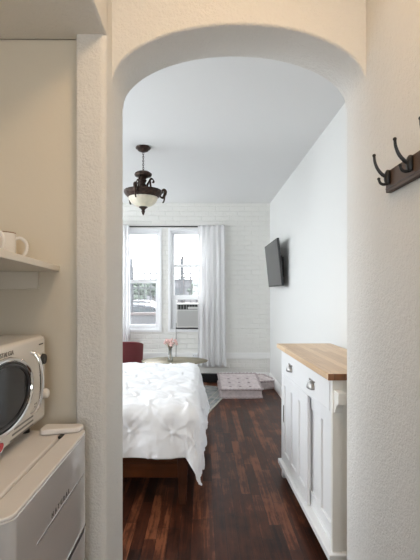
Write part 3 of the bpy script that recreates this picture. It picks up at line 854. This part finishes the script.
# ------------------------------------------------------------------ alcove: shelf, mugs
t = thing('wall_shelf', 'cream painted shelf in the alcove above the microwave', 'shelf', (-.7,.9,1.376))
poly = [(-.949,.2),(-.342,.2),(-.507,1.474),(-.949,1.474)]
poly[1] = (-.343+.0,.2)
MB().prism(poly, 'z', 1.376, 1.395).build('board', M['shelf'], t, bevel=.002)
MB().box(-.949, -.578, 1.455, 1.474, 1.314, 1.3755).build('cleat', M['shelf'], t, bevel=.002)
MB().box(-.949, -.93, .25, 1.455, 1.314, 1.3755).build('cleat', M['shelf'], t, bevel=.002)
def mug(x, y, ang, label):
    z = 1.3955
    t = thing('coffee_mug', label, 'mug', (x,y,z), 0, 'mugs on the alcove shelf')
    MB().lathe([(0,.0),(.036,.0),(.0415,.006),(.043,.03),(.043,.094),(.040,.094),(.040,.03),(.036,.010),(0,.008)], (x,y,z), 36).build('cup', M['mug'], t)
    MB().lathe([(.0432,.0935),(.0432,.0965),(.0398,.0965),(.0398,.0935),(.0432,.0935)], (x,y,z), 36).build('rim', M['mugrim'], t)
    c, s = math.cos(ang), math.sin(ang)
    pts = smooth_path([(x+r*c, y+r*s, z+h) for r, h in ((.041,.078),(.056,.081),(.071,.070),(.076,.052),(.070,.032),(.056,.021),(.041,.026))], 6)
    MB().tube(pts, .0055, 10).build('handle', M['mug'], t)
mug(-.642, 1.325, math.radians(15), 'cream mug with dark rim farther along the shelf, body in view')
mug(-.637, 1.185, math.radians(-8), 'cream mug nearer on the shelf, only its handle in view')

# ------------------------------------------------------------------ fridge
FX, FZ = -.372, .861
t = thing('mini_fridge', 'silver and cream mini fridge under the microwave in the alcove', 'refrigerator', (-.62,1.07,0))
mb = MB(); mb.box(-.905, -.437, .80, 1.335, .03, FZ); lab(mb.build('body', M['fridge_top'], t, bevel=.008, seg=3), 'cream cabinet and top')
def fdoor(z0, z1, nm):
    pl = [(-.432,.80)] + arc(FX-.035, .835, .035, -90, 0, 8)[:] + arc(FX-.035, 1.31, .035, 0, 90, 8) + [(-.432,1.345)]
    return lab(MB().prism(pl, 'z', z0, z1).build(nm, M['silver'], t, bevel=.003, smooth=50), 'glossy silver door')
fd = fdoor(.565, FZ-.007, 'freezer_door')
pl = [(-.430,.80)] + arc(FX-.036, .835, .035, -90, 0, 8)[:] + arc(FX-.036, 1.31, .035, 0, 90, 8) + [(-.430,1.345)]
lab(MB().prism(pl, 'z', FZ-.007, FZ+.001).build('door_cap', M['fridge_top'], fd, bevel=.0025, smooth=50, seg=3), 'cream top strip of the door')
ld = fdoor(.06, .553, 'fridge_door')
MB().box(-.43, FX+.0005, .83, 1.30, .553, .566).build('door_gap', M['dark'], t)
MB().box(FX-.0012, FX+.0015, .93, 1.300, .7355, .7385).build('chrome_strip', M['ring'], fd)
MB().box(FX-.0015, FX+.0025, .83, 1.315, .5685, .5725).build('chrome_strip', M['ring'], fd)
pl = [(-.52,1.20),(-.505,1.195)] + [(-.40,1.285),(-.385,1.30),(-.384,1.325),(-.39,1.334),(-.51,1.334),(-.52,1.325)]
pl = [(-.505,1.285),(-.495,1.272),(-.40,1.296),(-.385,1.306),(-.382,1.330),(-.388,1.340),(-.497,1.340),(-.505,1.332)]
MB().prism(pl, 'z', FZ+.002, FZ+.019).build('hinge_cover', M['fridge_top'], t, bevel=.005, seg=3)
MB().box(-.440, -.428, 1.262, 1.286, FZ-.004, FZ+.003).build('hinge_pin', M['dark'], t)
for x in (-.88,-.47):
    for y in (.84,1.29): MB().lathe([(0,0),(.018,0),(.018,.03),(0,.03)], (x,y,0), 16).build('foot', M['dark'], t)

def text(s_, size, org, R, mat_, par, name, extr=.0006, spacing=1):
    cu = bpy.data.curves.new('txt','FONT'); cu.body = s_; cu.size = size; cu.extrude = extr; cu.space_character = spacing; cu.align_x = 'LEFT'
    tmp = bpy.data.objects.new('txt', cu); COL.objects.link(tmp)
    dg = bpy.context.evaluated_depsgraph_get()
    me = bpy.data.meshes.new_from_object(tmp.evaluated_get(dg))
    bpy.data.objects.remove(tmp); bpy.data.curves.remove(cu)
    me.materials.clear(); me.materials.append(mat_); me.name = name
    me.transform(R.to_4x4()); me.transform(Matrix.Translation(Vector(org)-LOC[par.name]))
    o = bpy.data.objects.new(name, me); COL.objects.link(o); o.parent = par; LOC[o.name] = LOC[par.name]
    return o
RX = Matrix(((0,0,1),(1,0,0),(0,1,0)))   # text facing +X, reading along +Y
text('NATURAL', .018, (FX+.0004, 1.022, .7455), RX, M['ink'], fd, 'lettering', spacing=2.0)

# ------------------------------------------------------------------ microwave
MX = -.52; mz0, mz1 = .888, 1.162; my0, my1 = .80, 1.376
t = thing('microwave', 'retro cream microwave with round chrome window, on top of the mini fridge', 'microwave', (-.70,1.14,FZ))
MB().box(-.90, MX, my0, my1, mz0, mz1).build('body', M['micro'], t, bevel=.014, seg=4)
for x in (-.87,-.56):
    for y in (.86,1.31): MB().lathe([(0,FZ+.0005),(.014,FZ+.0005),(.014,mz0+.002),(0,mz0+.002)], (x,y,0), 16).build('foot', M['black'], t)
DY, DZ, RY, RZ = 1.078, 1.030, .168, .0945
RXm = Matrix(((0,1,0),(1,0,0),(0,0,1)))   # ring plane -> YZ
dn = MB()
def disc(mb, ry, rz, x0, x1, n=48):
    mb.prism([(DY+ry*math.cos(2*PI*k/n), DZ+rz*math.sin(2*PI*k/n)) for k in range(n)], 'x', x0, x1)
    return mb
dr = disc(MB(), RY+.006, RZ+.006, MX-.004, MX+.006).build('door', M['micro'], t, bevel=.003)
MB().ring((MX+.007,DY,DZ), RY, RZ, .0065, RXm, 64, 10).build('window_ring', M['ring'], dr)
disc(MB(), RY-.004, RZ-.004, MX+.004, MX+.0075).build('window_pane', M['mwglass'], dr)
MB().ring((MX+.0085,DY,DZ), RY*.86, RZ*.84, .0035, RXm, 64, 10).build('inner_ring', M['black'], dr)
hp = smooth_path([(MX,1.258,1.121),(MX+.014,1.259,1.112),(MX+.026,1.26,1.085),(MX+.031,1.261,1.03),(MX+.026,1.26,.975),(MX+.014,1.259,.947),(MX,1.258,.938)], 6)
MB().tube(hp, .0065, 12).build('handle', M['ring'], dr)
RXk = Matrix(((0,0,1),(1,0,0),(0,1,0)))
k1 = MB().lathe([(0,.013),(.015,.013),(.0165,.011),(.017,0)], (MX,1.338,1.088), 28, RXk).build('power_knob', M['black'], t)
MB().lathe([(.0175,.0),(.0205,.0),(.0205,.004),(.0175,.005)], (MX,1.338,1.088), 28, RXk).build('knob_ring', M['ring'], k1)
k2 = MB().lathe([(0,.026),(.008,.0255),(.013,.023),(.0155,.018),(.0155,.008)], (MX,1.335,.978), 28, RXk).build('timer_knob', M['pearl'], t)
MB().lathe([(0,.012),(.0165,.011),(.019,.006),(.0195,0)], (MX,1.335,.978), 28, RXk).build('knob_ring', M['ring'], k2)
mb = MB()
for i, z in enumerate((.9225,.9095,.8965)):
    mb.box(MX-.002, MX+.0012, 1.145-.012*i, 1.272, z, z+.0048)
mb.build('vent_slot', M['ticks'], t)
mb = MB()
for r_ in range(3):
    for c_ in range(5):
        y = 1.283+c_*.0105; z = .955-r_*.0085
        mb.box(MX-.001, MX+.0006, y, y+.006, z, z+.0035)
mb.build('printed_scale', M['ticks'], t)
mb = MB()
for c_ in range(6): mb.box(MX-.001, MX+.0006, 1.318+c_*.0058, 1.3222+c_*.0058, 1.1345, 1.1385)
mb.build('printed_mark', M['ink'], t)
mb = MB(); n = 32
mb.prism([(1.056+.024*math.cos(2*PI*k/n), .905+.0125*math.sin(2*PI*k/n)) for k in range(n)], 'x', MX-.001, MX+.003)
bd = mb.build('badge', M['red'], t, bevel=.001)
MB().ring((MX+.002,1.056,.905), .025, .0135, .0018, RXm, 40, 8).build('badge_rim', M['ring'], bd)
text('NOSTALGIA', .0175, (MX+.0004, 1.034, 1.1315), RX, M['ticks'], t, 'lettering', extr=.0012, spacing=1.15)

# ------------------------------------------------------------------ kitchen ceiling lamp (behind the camera)
KX, KY = .13, .78
t = thing('flush_ceiling_lamp', 'lit dome ceiling lamp of the kitchen, above and behind the camera', 'ceiling light', (KX,KY,ZC))
MB().lathe([(0,ZC),(.165,ZC),(.168,ZC-.012),(.16,ZC-.022),(0,ZC-.022)], (KX,KY,0), 40).build('base', M['lampbase'], t)
MB().lathe([(.152,ZC-.022),(.150,ZC-.04),(.13,ZC-.07),(.09,ZC-.09),(.04,ZC-.098),(0,ZC-.10)], (KX,KY,0), 40).build('lamp_shade', M['lampglass'], t)

# ------------------------------------------------------------------ outside
struct(MB().box(-40, 40, 6.36, 90, -.65, -.5).build('ground', M['street']))
G = -.5
mb = MB(); mb.box(-9, 9, 9.3, 9.5, G, .80)
lw = thing('low_wall', 'low grey masonry wall outside the left window below the parked car', 'wall', (0,9.4,G))
mb.build('masonry', M['conc'], lw); MB().box(-9,9,9.26,9.54,.80,.86).build('coping', M['cap'], lw, bevel=.01)
fn = thing('iron_fence', 'dark iron picket fence standing on the low wall outside the windows', 'fence', (0,9.4,.86))
mb = MB()
for k in range(100):
    x = -6+k*.13
    mb.tube([(x,9.4,.86),(x,9.4,1.90)], .011, 6)
mb.build('picket', M['fence'], fn)
mb = MB()
for z in (.95,1.40,1.72): mb.box(-6,6.9,9.385,9.415,z,z+.03)
mb.build('rail', M['fence'], fn)
for x in (-2.68,-1.62,-.48,.9):
    MB().box(x-.03,x+.03,9.37,9.43,.86,2.08).build('post', M['fence'], fn)

def car(x, y, m, label, flip=1):
    t = thing('car', label, 'car', (x,y,G), 0, 'parked cars outside')
    body = [(-2.1,.35),(-2.15,.62),(-2.02,.86),(-1.35,.96),(1.15,.98),(1.95,.90),(2.15,.72),(2.15,.38),(1.9,.28),(-1.9,.28)]
    cab = [(-1.2,.95),(-.55,1.40),(-.2,1.46),(.75,1.45),(1.15,1.38),(1.75,.96)]
    MB().prism([(x+flip*p[0], G+p[1]) for p in body], 'y', y-.88, y+.88).build('body', m, t, bevel=.08, seg=3)
    MB().prism([(x+flip*p[0], G+p[1]) for p in cab], 'y', y-.72, y+.72).build('cabin', m, t, bevel=.05, seg=3)
    for pl in ([(-1.02,.99),(-.5,1.33),(-.02,1.38),(-.02,.99)], [(.05,.99),(.05,1.38),(.72,1.37),(1.1,1.30),(1.45,.99)]):
        MB().prism([(x+flip*p[0], G+p[1]) for p in pl], 'y', y-.735, y-.70).build('window_glass', M['carglass'], t)
    for sx in (-1.3, 1.32):
        for sy in (-.8, .8):
            w_ = MB().tube([(x+flip*sx,y+sy-.1,G+.33),(x+flip*sx,y+sy+.1,G+.33)], .33, 28).build('wheel', M['tyre'], t)
            MB().tube([(x+flip*sx,y+sy-.106,G+.33),(x+flip*sx,y+sy+.106,G+.33)], .19, 20).build('hub_cap', M['cargrey'], w_)
    MB().box(*sorted((x+flip*2.06, x+flip*2.16)), y-.86, y-.55, G+.62, G+.76).build('tail_light', M['lens'], t)
car(-2.75, 14.0, M['carblue'], 'dark blue car parked beyond the fence, seen through the left window', 1)
car(-3.1, 20.5, M['cargrey'], 'grey car parked farther off, behind the dark blue car', -1)

def tree(x, y, h, r, label, n=46):
    t = thing('tree', label, 'tree', (x,y,G), 0, 'street trees outside')
    MB().tube(smooth_path([(x,y,G),(x+.05,y,G+h*.35),(x-.03,y,G+h*.75)],5), [.13-.006*i for i in range(11)], 10).build('trunk', M['bark'], t)
    mb = MB()
    for k in range(n):
        a = random.uniform(0,2*PI); rr = r*math.sqrt(random.random()); zz = random.uniform(-1,1)
        q = math.sqrt(max(0,1-zz*zz*.8))
        mb.ball((x+rr*q*math.cos(a), y+rr*q*math.sin(a), G+h*.78+zz*r*.75), r*random.uniform(.16,.30), sub=2, jit=.16)
    mb.build('crown', M['leaf'], t, smooth=20)
tree(-4.9, 30, 2.5, .85, 'bushy tree beyond the cars, left in the left window')
tree(-3.95, 33, 2.9, .7, 'slim tree beyond the cars, right in the left window')
tree(-.4, 34, 2.7, .8, 'small tree beyond the fence, seen through the right window')
t = thing('far_building', 'pale low building across the street beyond the trees', 'building', (-8,60,G))
MB().box(-22, 4, 58, 66, G, 3.0).build('wall', M['bldg'], t); MB().box(-22.3, 4.3, 57.7, 66.3, 3.0, 3.25).build('roof', M['conc'], t)
for k in range(9): MB().box(-20.8+k*2.7, -19.4+k*2.7, 57.93, 58.02, .7, 2.1).build('window', M['bldgw'], t)
t = thing('utility_pole', 'tall thin utility pole beyond the fence, in the right window', 'pole', (-1.02,26,G))
MB().tube([(-1.28,26,G),(-1.28,26,3.6)], [.11,.08], 12).build('pole', M['bark'], t)
MB().box(-1.95,-.6,25.95,26.05,2.2,2.3).build('crossarm', M['bark'], t)

# ------------------------------------------------------------------ light
wd = bpy.data.worlds.new('overcast'); scene.world = wd; wd.use_nodes = True
bg = wd.node_tree.nodes['Background']
bg.inputs['Color'].default_value = (.985,.99,.99,1); bg.inputs['Strength'].default_value = 7.0
def portal(name, loc, rot, sx, sy):
    l = bpy.data.lights.new(name,'AREA'); l.shape = 'RECTANGLE'; l.size = sx; l.size_y = sy
    l.cycles.is_portal = True
    o = bpy.data.objects.new(name, l); COL.objects.link(o); o.location = loc; o.rotation_euler = rot
portal('window_portal', (sum(W1)/2, T+.01, sum(WZ)/2), (-PI/2,0,0), .55, 1.5)
portal('window_portal', (sum(W2)/2, T+.01, sum(WZ)/2), (-PI/2,0,0), .55, 1.5)
portal('window_portal', (XL-.12, sum(WL)/2, sum(WLZ)/2), (0,-PI/2,0), 1.65, 1.1)
portal('window_portal', (XL-.12, sum(WM)/2, sum(WMZ)/2), (0,-PI/2,0), 1.26, 1.2)
portal('window_portal', (.025, -1.64, 1.55), (PI/2,0,0), .85, 1.1)
portal('window_portal', (XL-.12, sum(WD)/2, sum(WDZ)/2), (0,-PI/2,0), 2.3, .68)

# ------------------------------------------------------------------ camera
cam = bpy.data.cameras.new('camera'); co = bpy.data.objects.new('camera', cam); COL.objects.link(co)
co.location = (0,0,1.3); co.rotation_euler = (PI/2,0,0)
cam.sensor_fit = 'HORIZONTAL'; cam.sensor_width = 36; cam.lens = 416/420*36
cam.shift_x = 7/420; cam.shift_y = 13/420
cam.clip_start = .02; cam.clip_end = 300
scene.camera = co
vs = scene.view_settings
vs.view_transform = 'Standard'; vs.look = 'None'; vs.exposure = 0.6; vs.gamma = 1; vs.use_curve_mapping = False
scene.cycles.max_bounces = 14; scene.cycles.diffuse_bounces = 8; scene.cycles.transparent_max_bounces = 16
scene.cycles.use_denoising = True
scene.cycles.sample_clamp_indirect = 8
